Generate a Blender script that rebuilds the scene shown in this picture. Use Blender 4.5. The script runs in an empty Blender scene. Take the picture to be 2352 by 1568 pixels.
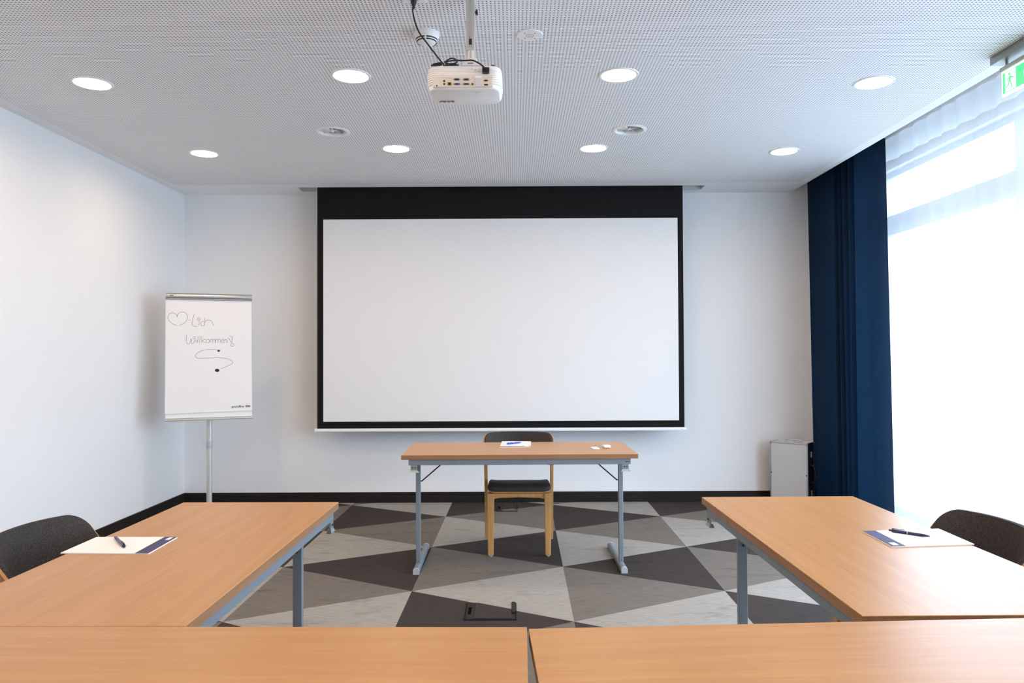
import bpy, bmesh, math
from mathutils import Vector, Matrix

# ------------------------------------------------------------------ scene, camera, world, exposure
scene = bpy.context.scene
COL = scene.collection
W_PX, H_PX = 2352, 1568
F_PX, PITCH, YAW, ROLL, CAM_H = 1719.08, .0169, .0032, -.0045, 1.3623
_cy, _sy, _cp, _sp, _cr, _sr = (math.cos(YAW), math.sin(YAW), math.cos(PITCH), math.sin(PITCH), math.cos(ROLL), math.sin(ROLL))
_ex, _ey, _ez = Vector((_cy, _sy, 0)), Vector((-_sy, _cy, 0)), Vector((0, 0, 1))
FWD = _cp * _ey + _sp * _ez
_zz = -_sp * _ey + _cp * _ez
RIGHT = _cr * _ex + _sr * _zz
UP = -_sr * _ex + _cr * _zz
CAM = Vector((0, 0, CAM_H))

cam_data = bpy.data.cameras.new('camera')
cam_data.sensor_fit = 'HORIZONTAL'
cam_data.sensor_width = 36.0
cam_data.lens = 36.0 * F_PX / W_PX
cam_data.clip_start = 0.05
cam = bpy.data.objects.new('camera', cam_data)
COL.objects.link(cam)
cam.matrix_world = Matrix(((RIGHT.x, UP.x, -FWD.x, CAM.x), (RIGHT.y, UP.y, -FWD.y, CAM.y), (RIGHT.z, UP.z, -FWD.z, CAM.z), (0, 0, 0, 1)))
scene.camera = cam

SKY_COL, SKY_STR = (0.73, 0.92, 1.18), 9.2
LAMP_COL, LAMP_STR = (1.0, 0.72, 0.46), 80.0
world = bpy.data.worlds.new('sky')
scene.world = world
world.use_nodes = True
_bg = world.node_tree.nodes['Background']
_bg.inputs[0].default_value = (*SKY_COL, 1)
_bg.inputs[1].default_value = SKY_STR

vs = scene.view_settings
vs.view_transform = 'Standard'
vs.look = 'None'
vs.gamma = 1.0
vs.use_curve_mapping = False
vs.exposure = 0.1
scene.cycles.use_denoising = True
scene.cycles.max_bounces = 10
scene.cycles.diffuse_bounces = 6
scene.cycles.transparent_max_bounces = 16

# room (metres)
XL, YB, H, XE = -3.06, 6.93, 2.852, 2.572      # left wall, screen wall, ceiling, ceiling edge at the curtain pocket
XW, YR, HP = 3.10, -1.8, 3.06                  # window wall, wall behind the camera, pocket top
TT = 0.74                                       # table height

# a portal only guides the sampling of the sky through the window wall
_pd = bpy.data.lights.new('window_portal', 'AREA')
_pd.shape = 'RECTANGLE'; _pd.size = 2.9; _pd.size_y = 6.15
_pd.cycles.is_portal = True
_po = bpy.data.objects.new('window_portal', _pd)
COL.objects.link(_po)
_po.location = (XW + .12, 3.37, 1.45)
_po.rotation_euler = (0, math.pi / 2, 0)


def ray(u, v):
    return (u - W_PX / 2) / F_PX * RIGHT - (v - H_PX / 2) / F_PX * UP + FWD


def P(u, v, ax, val):
    d = ray(u, v)
    return CAM + d * ((val - CAM[ax]) / d[ax])


def on_plane(u, v, p0, n):
    d = ray(u, v)
    return CAM + d * ((p0 - CAM).dot(n) / d.dot(n))


# ------------------------------------------------------------------ materials
def lin(r, g, b):
    f = lambda c: ((c / 255) / 12.92 if c <= 10 else (((c / 255) + .055) / 1.055) ** 2.4)
    return (f(r), f(g), f(b))


MATS = {}


def mat(name, col, rough=.6, metal=0.0, spec=.5, emit=None, estr=0.0):
    if name in MATS:
        return MATS[name]
    m = bpy.data.materials.new(name)
    m.use_nodes = True
    b = m.node_tree.nodes['Principled BSDF']
    b.inputs['Base Color'].default_value = (*col, 1)
    b.inputs['Roughness'].default_value = rough
    b.inputs['Metallic'].default_value = metal
    b.inputs['Specular IOR Level'].default_value = spec
    if emit:
        b.inputs['Emission Color'].default_value = (*emit, 1)
        b.inputs['Emission Strength'].default_value = estr
    MATS[name] = m
    return m


def nodes_of(m):
    nt = m.node_tree
    return nt, nt.nodes, nt.links, nt.nodes['Principled BSDF']


def coords(nt, scale=(1, 1, 1), rot=(0, 0, 0)):
    tc = nt.nodes.new('ShaderNodeTexCoord')
    mp = nt.nodes.new('ShaderNodeMapping')
    mp.inputs['Scale'].default_value = scale
    mp.inputs['Rotation'].default_value = rot
    nt.links.new(tc.outputs['Object'], mp.inputs['Vector'])
    return mp.outputs['Vector']


def noise(nt, vec, scale, detail=3, rough=.55):
    n = nt.nodes.new('ShaderNodeTexNoise')
    n.inputs['Scale'].default_value = scale
    n.inputs['Detail'].default_value = detail
    n.inputs['Roughness'].default_value = rough
    nt.links.new(vec, n.inputs['Vector'])
    return n.outputs['Fac']


def ramp(nt, fac, stops):
    r = nt.nodes.new('ShaderNodeValToRGB')
    el = r.color_ramp.elements
    while len(el) < len(stops):
        el.new(.5)
    for e, (p, c) in zip(el, stops):
        e.position = p
        e.color = (*c, 1)
    nt.links.new(fac, r.inputs['Fac'])
    return r.outputs['Color']


def mixc(nt, fac, a, b, mode='MIX'):
    n = nt.nodes.new('ShaderNodeMix')
    n.data_type = 'RGBA'
    n.blend_type = mode
    for s, v in ((n.inputs[0], fac), (n.inputs[6], a), (n.inputs[7], b)):
        if isinstance(v, (int, float)):
            s.default_value = v
        elif isinstance(v, tuple):
            s.default_value = (*v, 1)
        else:
            nt.links.new(v, s)
    return n.outputs[2]


def bump(nt, height, strength, dist=.002):
    n = nt.nodes.new('ShaderNodeBump')
    n.inputs['Strength'].default_value = strength
    n.inputs['Distance'].default_value = dist
    nt.links.new(height, n.inputs['Height'])
    nt.links.new(n.outputs['Normal'], nt.nodes['Principled BSDF'].inputs['Normal'])


def wood(name, c0, c1, c2, rough=.35, axis=0, spec=.5):
    m = mat(name, c1, rough, spec=spec)
    nt, N, L, b = nodes_of(m)
    sc = [26, 26, 26]; sc[axis] = 1.1
    sf = [150, 150, 150]; sf[axis] = 5
    broad = noise(nt, coords(nt, tuple(sc)), 1.0, 4, .6)
    fine = noise(nt, coords(nt, tuple(sf)), 1.0, 3, .6)
    c = ramp(nt, broad, [(.15, c0), (.5, c1), (.85, c2)])
    c = mixc(nt, .35, c, ramp(nt, fine, [(.3, c0), (.7, c2)]))
    L.new(c, b.inputs['Base Color'])
    bump(nt, fine, .12, .001)
    return m


wood_top = wood('beech_laminate', lin(166, 118, 69), lin(181, 133, 82), lin(192, 147, 96), .35, spec=.38)
wood_edge = wood('beech_edge_band', lin(132, 92, 60), lin(150, 107, 72), lin(166, 124, 88), .45)
oak = wood('oak_frame', lin(172, 122, 68), lin(194, 146, 88), lin(208, 164, 106), .42, axis=2)
oak_ply = wood('oak_shell', lin(176, 118, 62), lin(196, 138, 76), lin(212, 158, 96), .42)


def plaster(name, col):
    m = mat(name, col, .85, spec=.25)
    nt, N, L, b = nodes_of(m)
    n = noise(nt, coords(nt), 90, 3)
    bump(nt, n, .10, .002)
    return m


white_wall = plaster('white_wall_paint', (.87, .87, .87))
black_base = mat('black_baseboard', (.012, .010, .009), .6, spec=.2)
_nt, _N, _L, _b = nodes_of(black_base)
_L.new(ramp(_nt, noise(_nt, coords(_nt, (3, 3, 60)), 3), [(.3, (.008, .006, .005)), (.7, (.022, .018, .016))]), _b.inputs['Base Color'])


def carpet(name, c, blot):
    m = mat(name, c, .95, spec=.1)
    nt, N, L, b = nodes_of(m)
    streak = noise(nt, coords(nt, (14, 170, 1)), 1.0, 4, .65)
    fibre = noise(nt, coords(nt), 700, 2)
    smudge = noise(nt, coords(nt, (3.2, 9, 1)), 1.0, 6, .7)
    dark = tuple(x * .66 for x in c)
    lite = tuple(min(1, x * 1.22) for x in c)
    a = ramp(nt, streak, [(.25, dark), (.5, c), (.78, lite)])
    s = ramp(nt, smudge, [(.54, (1, 1, 1)), (.72, (blot, blot, blot))])
    a = mixc(nt, 1.0, a, s, 'MULTIPLY')
    L.new(a, b.inputs['Base Color'])
    bump(nt, fibre, .35, .003)
    return m


carpet_dark = carpet('carpet_dark', lin(66, 60, 58), .72)
carpet_mid = carpet('carpet_mid', lin(116, 110, 103), .72)
carpet_light = carpet('carpet_light', lin(158, 154, 148), .70)


def felt(name, c):
    m = mat(name, c, .95, spec=.1)
    nt, N, L, b = nodes_of(m)
    n = noise(nt, coords(nt), 260, 4, .7)
    L.new(ramp(nt, n, [(.3, tuple(x * .45 for x in c)), (.7, tuple(x * 1.7 for x in c))]), b.inputs['Base Color'])
    bump(nt, n, .3, .002)
    return m


felt_grey = felt('charcoal_felt', lin(66, 62, 61))
steel = mat('grey_powder_coat', lin(128, 138, 146), .42, .25)
zinc = mat('zinc_bracket', lin(165, 175, 178), .35, .75)
dark_steel = mat('dark_steel', lin(70, 72, 76), .4, .6)
plastic_grey = mat('grey_plastic', lin(178, 184, 188), .5)
white_plastic = mat('white_plastic', (.88, .88, .87), .38)
white_metal = mat('white_enamel', (.82, .82, .81), .35)
cream_plastic = mat('ivory_plastic', (.74, .68, .60), .45)
black_plastic = mat('black_plastic', (.012, .012, .013), .4)
black_rubber = mat('black_rubber', (.009, .009, .010), .5)
alu = mat('brushed_aluminium', lin(196, 200, 202), .32, .85)
alu_light = mat('anodised_aluminium', lin(205, 205, 200), .4, .45)
paper = mat('white_paper', (.86, .85, .85), .8, spec=.2)
navy_print = mat('navy_print', lin(52, 50, 98), .6)
ink = mat('marker_ink', (.10, .09, .09), .7)
ink_black = mat('black_ink', (.006, .006, .006), .6)
red_mark = mat('red_print', lin(214, 150, 158), .6)
blue_pen = mat('blue_pen_plastic', lin(24, 40, 128), .22)
blue_pen_dark = mat('dark_blue_pen_plastic', lin(22, 26, 84), .25)
screen_white = mat('screen_white', (.80, .80, .80), .8, spec=.15)
screen_black = mat('screen_black', (.006, .006, .006), .75, spec=.2)
case_silver = mat('case_panel', lin(205, 205, 204), .55, .1)
case_black = mat('case_black', (.014, .015, .015), .4)
port_blue = mat('vga_blue', lin(50, 62, 130), .5)
brass = mat('brass', lin(190, 150, 70), .35, .9)
vent_dark = mat('vent_dark', (.03, .026, .022), .7)
lamp_glow = mat('lamp_diffuser', (.8, .8, .8), .5, emit=LAMP_COL, estr=LAMP_STR)
sign_white = mat('sign_white', (.8, .8, .8), .5, emit=(.93, 1, .95), estr=1.5)
sign_green = mat('sign_green', (.02, .5, .15), .5, emit=(.04, .85, .25), estr=.9)
sign_steel = mat('sign_steel', lin(150, 152, 148), .35, .8)
terrace_mat = mat('terrace_paving', (.42, .42, .41), .9)
frame_mat = mat('window_frame_paint', lin(190, 194, 200), .5)


def ceiling_material():
    m = mat('perforated_ceiling', (.70, .70, .71), .85, spec=.2)
    nt, N, L, b = nodes_of(m)
    tc = N.new('ShaderNodeTexCoord')
    sep = N.new('ShaderNodeSeparateXYZ')
    L.new(tc.outputs['Object'], sep.inputs[0])

    def mth(op, a, v=None):
        n = N.new('ShaderNodeMath'); n.operation = op
        for i, x in enumerate((a, v)):
            if x is None:
                continue
            if isinstance(x, (int, float)):
                n.inputs[i].default_value = x
            else:
                L.new(x, n.inputs[i])
        return n.outputs[0]
    PX, PY = .0171, .0171
    fx = mth('SUBTRACT', mth('FRACT', mth('DIVIDE', sep.outputs[0], PX)), .5)
    fy = mth('SUBTRACT', mth('FRACT', mth('DIVIDE', sep.outputs[1], PY)), .5)
    r = mth('SQRT', mth('ADD', mth('MULTIPLY', fx, fx), mth('MULTIPLY', fy, fy)))
    hole = mth('LESS_THAN', r, .205)
    for i, (lo, hi) in enumerate(((XL + .095, XE - .075), (YR + .1, 6.52))):
        hole = mth('MULTIPLY', hole, mth('GREATER_THAN', sep.outputs[i], lo))
        hole = mth('MULTIPLY', hole, mth('LESS_THAN', sep.outputs[i], hi))
    c = mixc(nt, hole, (.87, .87, .875), (.13, .13, .135))
    L.new(c, b.inputs['Base Color'])
    inv = mth('SUBTRACT', 1.0, hole)
    bump(nt, inv, .4, .003)
    return m


ceiling_mat = ceiling_material()


def sheer_material(name, transp, col):
    m = bpy.data.materials.new(name)
    m.use_nodes = True
    nt = m.node_tree
    nt.nodes.clear()
    out = nt.nodes.new('ShaderNodeOutputMaterial')
    tr = nt.nodes.new('ShaderNodeBsdfTransparent')
    tl = nt.nodes.new('ShaderNodeBsdfTranslucent')
    df = nt.nodes.new('ShaderNodeBsdfDiffuse')
    tl.inputs[0].default_value = (*col, 1)
    df.inputs[0].default_value = (*col, 1)
    m1 = nt.nodes.new('ShaderNodeMixShader'); m1.inputs[0].default_value = .28
    m2 = nt.nodes.new('ShaderNodeMixShader'); m2.inputs[0].default_value = 1 - transp
    nt.links.new(tl.outputs[0], m1.inputs[1]); nt.links.new(df.outputs[0], m1.inputs[2])
    nt.links.new(tr.outputs[0], m2.inputs[1]); nt.links.new(m1.outputs[0], m2.inputs[2])
    nt.links.new(m2.outputs[0], out.inputs[0])
    return m


sheer_mat = sheer_material('sheer_voile', .66, (.92, .93, .95))
header_mat = sheer_material('curtain_header_tape', .10, (.86, .88, .90))


def drape_material():
    m = bpy.data.materials.new('navy_drape')
    m.use_nodes = True
    nt = m.node_tree
    b = nt.nodes['Principled BSDF']
    b.inputs['Base Color'].default_value = (.004, .010, .021, 1)
    b.inputs['Roughness'].default_value = .85
    b.inputs['Specular IOR Level'].default_value = .1
    tl = nt.nodes.new('ShaderNodeBsdfTranslucent')
    tl.inputs[0].default_value = (.02, .10, .22, 1)
    mx = nt.nodes.new('ShaderNodeMixShader'); mx.inputs[0].default_value = .09
    nt.links.new(b.outputs[0], mx.inputs[1]); nt.links.new(tl.outputs[0], mx.inputs[2])
    nt.links.new(mx.outputs[0], nt.nodes['Material Output'].inputs[0])
    return m


drape_mat = drape_material()


def glass_material():
    m = bpy.data.materials.new('window_glass')
    m.use_nodes = True
    nt = m.node_tree
    nt.nodes.clear()
    out = nt.nodes.new('ShaderNodeOutputMaterial')
    tr = nt.nodes.new('ShaderNodeBsdfTransparent'); tr.inputs[0].default_value = (.95, .97, .97, 1)
    gl = nt.nodes.new('ShaderNodeBsdfGlossy'); gl.inputs['Roughness'].default_value = .02
    mx = nt.nodes.new('ShaderNodeMixShader'); mx.inputs[0].default_value = .06
    nt.links.new(tr.outputs[0], mx.inputs[1]); nt.links.new(gl.outputs[0], mx.inputs[2])
    nt.links.new(mx.outputs[0], out.inputs[0])
    return m


glass_mat = glass_material()


# ------------------------------------------------------------------ mesh helpers
def NB():
    return bmesh.new()


def box(bm, x0, x1, y0, y1, z0, z1, M=None):
    vs_ = [bm.verts.new((x, y, z)) for z in (z0, z1) for y in (y0, y1) for x in (x0, x1)]
    for f in ((0, 2, 3, 1), (4, 5, 7, 6), (0, 1, 5, 4), (2, 6, 7, 3), (0, 4, 6, 2), (1, 3, 7, 5)):
        bm.faces.new([vs_[i] for i in f])
    if M is not None:
        for v in vs_:
            v.co = M @ v.co
    return vs_


def prism(bm, pts, vec):
    """polygon (list of 3-vectors) pushed along vec"""
    a = [bm.verts.new(p) for p in pts]
    b = [bm.verts.new(Vector(p) + Vector(vec)) for p in pts]
    n = len(pts)
    bm.faces.new(a[::-1]); bm.faces.new(b)
    for i in range(n):
        bm.faces.new((a[i], a[(i + 1) % n], b[(i + 1) % n], b[i]))


def loft(bm, rings, cap=True, closed=True):
    vr = [[bm.verts.new(p) for p in r] for r in rings]
    n = len(vr[0])
    for a, b in zip(vr, vr[1:]):
        for i in range(n if closed else n - 1):
            bm.faces.new((a[i], a[(i + 1) % n], b[(i + 1) % n], b[i]))
    if cap and closed:
        bm.faces.new(vr[0][::-1]); bm.faces.new(vr[-1])
    return vr


def frame_of(d):
    d = d.normalized()
    a = Vector((0, 0, 1)) if abs(d.z) < .9 else Vector((1, 0, 0))
    x = d.cross(a).normalized()
    return x, x.cross(d).normalized()


def tube(bm, pts, r, seg=8, cap=True):
    pts = [Vector(p) for p in pts]
    rs = r if isinstance(r, (list, tuple)) else [r] * len(pts)
    rings = []
    x = None
    for i, p in enumerate(pts):
        d = (pts[min(i + 1, len(pts) - 1)] - pts[max(i - 1, 0)])
        if x is None:
            x, y = frame_of(d)
        else:
            dn = d.normalized()
            x = (x - dn * x.dot(dn)).normalized()
            y = x.cross(dn).normalized()
        rings.append([p + (x * math.cos(t) + y * math.sin(t)) * rs[i] for t in (2 * math.pi * k / seg for k in range(seg))])
    loft(bm, rings, cap)


def cyl(bm, p0, p1, r0, r1=None, seg=20):
    tube(bm, [p0, p1], [r0, r0 if r1 is None else r1], seg)


def lathe(bm, prof, seg=40, center=(0, 0, 0), close=False):
    """profile of (radius, z) spun about z"""
    c = Vector(center)
    rings = []
    for r, z in prof:
        rings.append([bm.verts.new(c + Vector((r * math.cos(2 * math.pi * k / seg), r * math.sin(2 * math.pi * k / seg), z))) for k in range(seg)] if r > 1e-6 else [bm.verts.new(c + Vector((0, 0, z)))])
    prs = list(zip(rings, rings[1:]))
    if close:
        prs.append((rings[-1], rings[0]))
    for a, b in prs:
        for k in range(seg):
            k2 = (k + 1) % seg
            if len(a) == 1 and len(b) == 1:
                continue
            if len(a) == 1:
                bm.faces.new((a[0], b[k2], b[k]))
            elif len(b) == 1:
                bm.faces.new((a[k], a[k2], b[0]))
            else:
                bm.faces.new((a[k], a[k2], b[k2], b[k]))


def spline(pts, n=8, closed=False):
    pts = [Vector(p) for p in pts]
    out = []
    N = len(pts)
    rng = range(N if closed else N - 1)
    for i in rng:
        g = (lambda k: pts[k % N]) if closed else (lambda k: pts[max(0, min(N - 1, k))])
        p0, p1, p2, p3 = g(i - 1), g(i), g(i + 1), g(i + 2)
        for k in range(n):
            t = k / n
            out.append(.5 * ((2 * p1) + (p2 - p0) * t + (2 * p0 - 5 * p1 + 4 * p2 - p3) * t * t + (3 * p1 - p0 - 3 * p2 + p3) * t ** 3))
    if not closed:
        out.append(pts[-1])
    return out


def rrect(w, h, r, seg=5):
    """rounded rectangle outline centred at 0 (list of 2-tuples)"""
    pts = []
    for cx, cy, a0 in ((w / 2 - r, h / 2 - r, 0), (-w / 2 + r, h / 2 - r, 90), (-w / 2 + r, -h / 2 + r, 180), (w / 2 - r, -h / 2 + r, 270)):
        for k in range(seg + 1):
            a = math.radians(a0 + 90 * k / seg)
            pts.append((cx + r * math.cos(a), cy + r * math.sin(a)))
    return pts


def obj(name, bm, m, parent=None, smooth=False, bevel=0, segs=2, sub=0):
    bmesh.ops.recalc_face_normals(bm, faces=bm.faces[:])
    me = bpy.data.meshes.new(name)
    bm.to_mesh(me)
    bm.free()
    me.materials.append(m)
    o = bpy.data.objects.new(name, me)
    COL.objects.link(o)
    if parent:
        o.parent = parent
    if smooth:
        for p in me.polygons:
            p.use_smooth = True
        if smooth is not True:
            try:
                me.set_sharp_from_angle(angle=math.radians(smooth))
            except Exception:
                pass
    if bevel:
        md = o.modifiers.new('edge', 'BEVEL')
        md.width = bevel; md.segments = segs; md.limit_method = 'ANGLE'
    if sub:
        md = o.modifiers.new('sub', 'SUBSURF')
        md.levels = sub; md.render_levels = sub
    return o


def thing(name, label, cat, loc=(0, 0, 0), rz=0.0, group=None):
    o = bpy.data.objects.new(name, None)
    o.empty_display_size = .05
    COL.objects.link(o)
    o.location = loc
    o.rotation_euler = (0, 0, rz)
    o['label'] = label; o['category'] = cat
    if group:
        o['group'] = group
    return o


def tag(o, label, cat, group=None):
    o['label'] = label; o['category'] = cat
    if group:
        o['group'] = group
    return o


def struct(name, bm, m, label=None, cat=None, parent=None, **k):
    o = obj(name, bm, m, parent, **k)
    o['kind'] = 'structure'
    if label:
        o['label'] = label; o['category'] = cat
    return o


def copy_tree(o, parent=None):
    c = o.copy()
    COL.objects.link(c)
    c.parent = parent
    for ch in list(o.children):
        copy_tree(ch, c)
    return c


def text(name, body, size, m, parent, loc, rot, extrude=.0004):
    cu = bpy.data.curves.new(name, 'FONT')
    cu.body = body
    cu.size = size
    cu.extrude = extrude
    cu.offset = size * .012
    cu.align_x = 'CENTER'; cu.align_y = 'CENTER'
    cu.materials.append(m)
    tmp = bpy.data.objects.new(name, cu)
    COL.objects.link(tmp)
    bpy.context.view_layer.update()
    me = bpy.data.meshes.new_from_object(tmp.evaluated_get(bpy.context.evaluated_depsgraph_get()))
    bpy.data.objects.remove(tmp)
    o = bpy.data.objects.new(name, me)
    COL.objects.link(o)
    o.parent = parent
    o.location = loc
    o.rotation_euler = rot
    return o


# ------------------------------------------------------------------ room shell
def clip_poly(poly, x0, x1, y0, y1):
    def cut(ps, ax, val, keep_less):
        out = []
        for i, a in enumerate(ps):
            b = ps[(i + 1) % len(ps)]
            ia = (a[ax] <= val) if keep_less else (a[ax] >= val)
            ib = (b[ax] <= val) if keep_less else (b[ax] >= val)
            if ia:
                out.append(a)
            if ia != ib:
                t = (val - a[ax]) / (b[ax] - a[ax])
                out.append((a[0] + t * (b[0] - a[0]), a[1] + t * (b[1] - a[1])))
        return out
    for ax, val, less in ((0, x0, False), (0, x1, True), (1, y0, False), (1, y1, True)):
        if len(poly) < 3:
            return []
        poly = cut(poly, ax, val, less)
    return poly


bm = NB(); box(bm, XL - .1, XW + .15, YR - .1, YB + .1, -.12, -.006)
floor = struct('floor', bm, carpet_mid, 'grey carpeted floor patterned with large triangles', 'floor')

LXC, LYC, CX0, CY0, CROT = .8995, .9864, -.6016, 3.8415, -.0074


def cnode(i, j):
    x, y = i * LXC, j * LYC
    c, s = math.cos(CROT), math.sin(CROT)
    return (CX0 + c * x - s * y, CY0 + s * x + c * y)


def carpet_tris():
    for s in range(-4, 5):
        for k in range(-14, 10):
            j = k / 2
            on_left = (k % 2 != 0) == (s % 2 == 0)      # column s carries half nodes when s is even: apex side
            if on_left:
                tri = [cnode(s, j), cnode(s + 1, j - .5), cnode(s + 1, j + .5)]
            else:
                tri = [cnode(s + 1, j), cnode(s, j + .5), cnode(s, j - .5)]
            tone = ((carpet_dark, carpet_light, carpet_mid) if s % 2 == 0 else (carpet_light, carpet_mid, carpet_dark))[k % 3]
            yield tri, tone


# floor boxes interrupt the carpet
FBOX = [(-.268, .004, 3.855, 4.120), (-.166, .020, 6.51, 6.775)]
for tri, tone in carpet_tris():
    poly = clip_poly(tri, XL, XW, YR, YB)
    if len(poly) < 3:
        continue
    area = abs(sum(poly[i][0] * poly[(i + 1) % len(poly)][1] - poly[(i + 1) % len(poly)][0] * poly[i][1] for i in range(len(poly)))) / 2
    if area < 1e-4:
        continue
    bm = NB()
    prism(bm, [(x, y, -.006) for x, y in poly], (0, 0, .006))
    obj('carpet_tile', bm, tone, floor)

bm = NB(); box(bm, XL - .15, XL, YR - .1, YB + .1, -.05, HP)
struct('wall_left', bm, white_wall, 'plain white side wall beside the flip chart', 'wall')
bm = NB(); box(bm, XL - .15, XW + .2, YB, YB + .15, -.05, HP)
struct('wall_back', bm, white_wall, 'white wall behind the projection screen', 'wall')
bm = NB(); box(bm, XL - .15, XW + .2, YR - .15, YR, -.05, HP)
struct('wall_front', bm, white_wall, 'white wall facing the projection screen', 'wall')
WY0, WY1, WTOP = .31, 6.42, 2.865
bm = NB()
box(bm, XW, XW + .2, WY1, YB, -.05, HP)
box(bm, XW, XW + .2, YR, WY0, -.05, HP)
box(bm, XW, XW + .2, WY0, WY1, WTOP, HP)
struct('wall_right', bm, white_wall, 'white window wall behind the curtains', 'wall')
bm = NB(); box(bm, XL, XL + .016, YR, YB - .016, 0, .095)
struct('baseboard_left', bm, black_base, 'black skirting board along the plain side wall', 'baseboard', bevel=.002)
bm = NB(); box(bm, XL, XW, YB - .016, YB, 0, .095)
struct('baseboard_back', bm, black_base, 'black skirting board under the projection screen', 'baseboard', bevel=.002)

# window wall: mullions, transom, panes
win = bpy.data.objects.new('window_1', None); COL.objects.link(win)
win.location = (XW + .09, 2.47, 0); win['kind'] = 'structure'
win['label'] = 'tall glazed window wall behind the white sheer curtain'; win['category'] = 'window'
WOX, WOY = XW + .09, 2.47
mull = [WY0 + .04, 1.80, 3.225, 4.655, WY1 - .04]
for y in mull:
    bm = NB(); box(bm, -.035, .035, y - .045 - WOY, y + .045 - WOY, 0, WTOP)
    obj('mullion', bm, frame_mat, win, bevel=.003)
for z0, z1, nm in ((2.34, 2.505, 'transom'), (0, .09, 'bottom_rail'), (WTOP - .05, WTOP, 'top_rail')):
    for ya, yb_ in zip(mull, mull[1:]):
        bm = NB(); box(bm, -.033, .033, ya + .045 - WOY, yb_ - .045 - WOY, z0, z1)
        obj(nm, bm, frame_mat, win)
for ya, yb_ in zip(mull, mull[1:]):
    for z0, z1 in ((.09, 2.34), (2.505, WTOP - .05)):
        bm = NB(); box(bm, -.004, .004, ya + .045 - WOY, yb_ - .045 - WOY, z0, z1)
        obj('pane', bm, glass_mat, win)
bm = NB(); box(bm, XW + .21, XW + 40, -30, 40, -.2, -.04)
struct('ground_outside', bm, terrace_mat, 'pale paving outside the window wall', 'ground')

# ceiling sheet with real openings for lamps, vents and the screen slot
LIGHTS = [tuple(P(u, v, 2, H)) for u, v in ((212, 191), (806, 174), (1421, 172), (2007, 189), (469, 352), (910, 341), (1363, 340), (1801, 347))]
LIGHTS_BACK = [(x, y, H) for y in (2.61, 1.19, -.23) for x in (-2.29, -.86, .57, 1.99)]
VENTS = [tuple(P(u, v, 2, H)) for u, v in ((764, 302), (1445, 298))]
R_LAMP, R_VENT = .090, .092
SLOT = (-1.925, 1.700, 6.625, 6.80)
bm = NB()


def loop_edges(pts):
    v = [bm.verts.new(p) for p in pts]
    for i in range(len(v)):
        bm.edges.new((v[i], v[(i + 1) % len(v)]))


loop_edges([(XL, YR, H), (XE, YR, H), (XE, YB, H), (XL, YB, H)])
loop_edges([(SLOT[0], SLOT[2], H), (SLOT[1], SLOT[2], H), (SLOT[1], SLOT[3], H), (SLOT[0], SLOT[3], H)])
for (x, y, z), r in [(p, R_LAMP) for p in LIGHTS + LIGHTS_BACK] + [(p, R_VENT) for p in VENTS]:
    loop_edges([(x + r * math.cos(a), y + r * math.sin(a), H) for a in (2 * math.pi * k / 32 for k in range(32))])
bmesh.ops.triangle_fill(bm, use_beauty=True, use_dissolve=False, edges=bm.edges[:])
for f in bm.faces:
    if f.normal.z > 0:
        f.normal_flip()
me = bpy.data.meshes.new('ceiling'); bm.to_mesh(me); bm.free(); me.materials.append(ceiling_mat)
ceiling = bpy.data.objects.new('ceiling', me); COL.objects.link(ceiling)
ceiling['kind'] = 'structure'; ceiling['label'] = 'pale grey acoustic ceiling with rows of small holes'; ceiling['category'] = 'ceiling'
white_ceiling = mat('ceiling_paint', (.72, .72, .725), .85, spec=.2)
bm = NB()
box(bm, SLOT[0] - .02, SLOT[0], SLOT[2], SLOT[3], H + .001, H + .18)
box(bm, SLOT[1], SLOT[1] + .02, SLOT[2], SLOT[3], H + .001, H + .18)
box(bm, SLOT[0], SLOT[1], SLOT[2] - .02, SLOT[2], H + .001, H + .18)
box(bm, SLOT[0], SLOT[1], SLOT[3], SLOT[3] + .02, H + .001, H + .18)
obj('screen_slot_lining', bm, white_ceiling, ceiling)
bm = NB(); box(bm, XE - .012, XE, YR, YB, H + .001, HP)
obj('pocket_fascia', bm, white_ceiling, ceiling)
bm = NB(); box(bm, XL - .15, XW + .2, YR - .15, YB + .15, HP, HP + .12)
struct('trim_1', bm, white_ceiling, 'white slab over the curtain pocket and ceiling void', 'ceiling slab')


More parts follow.
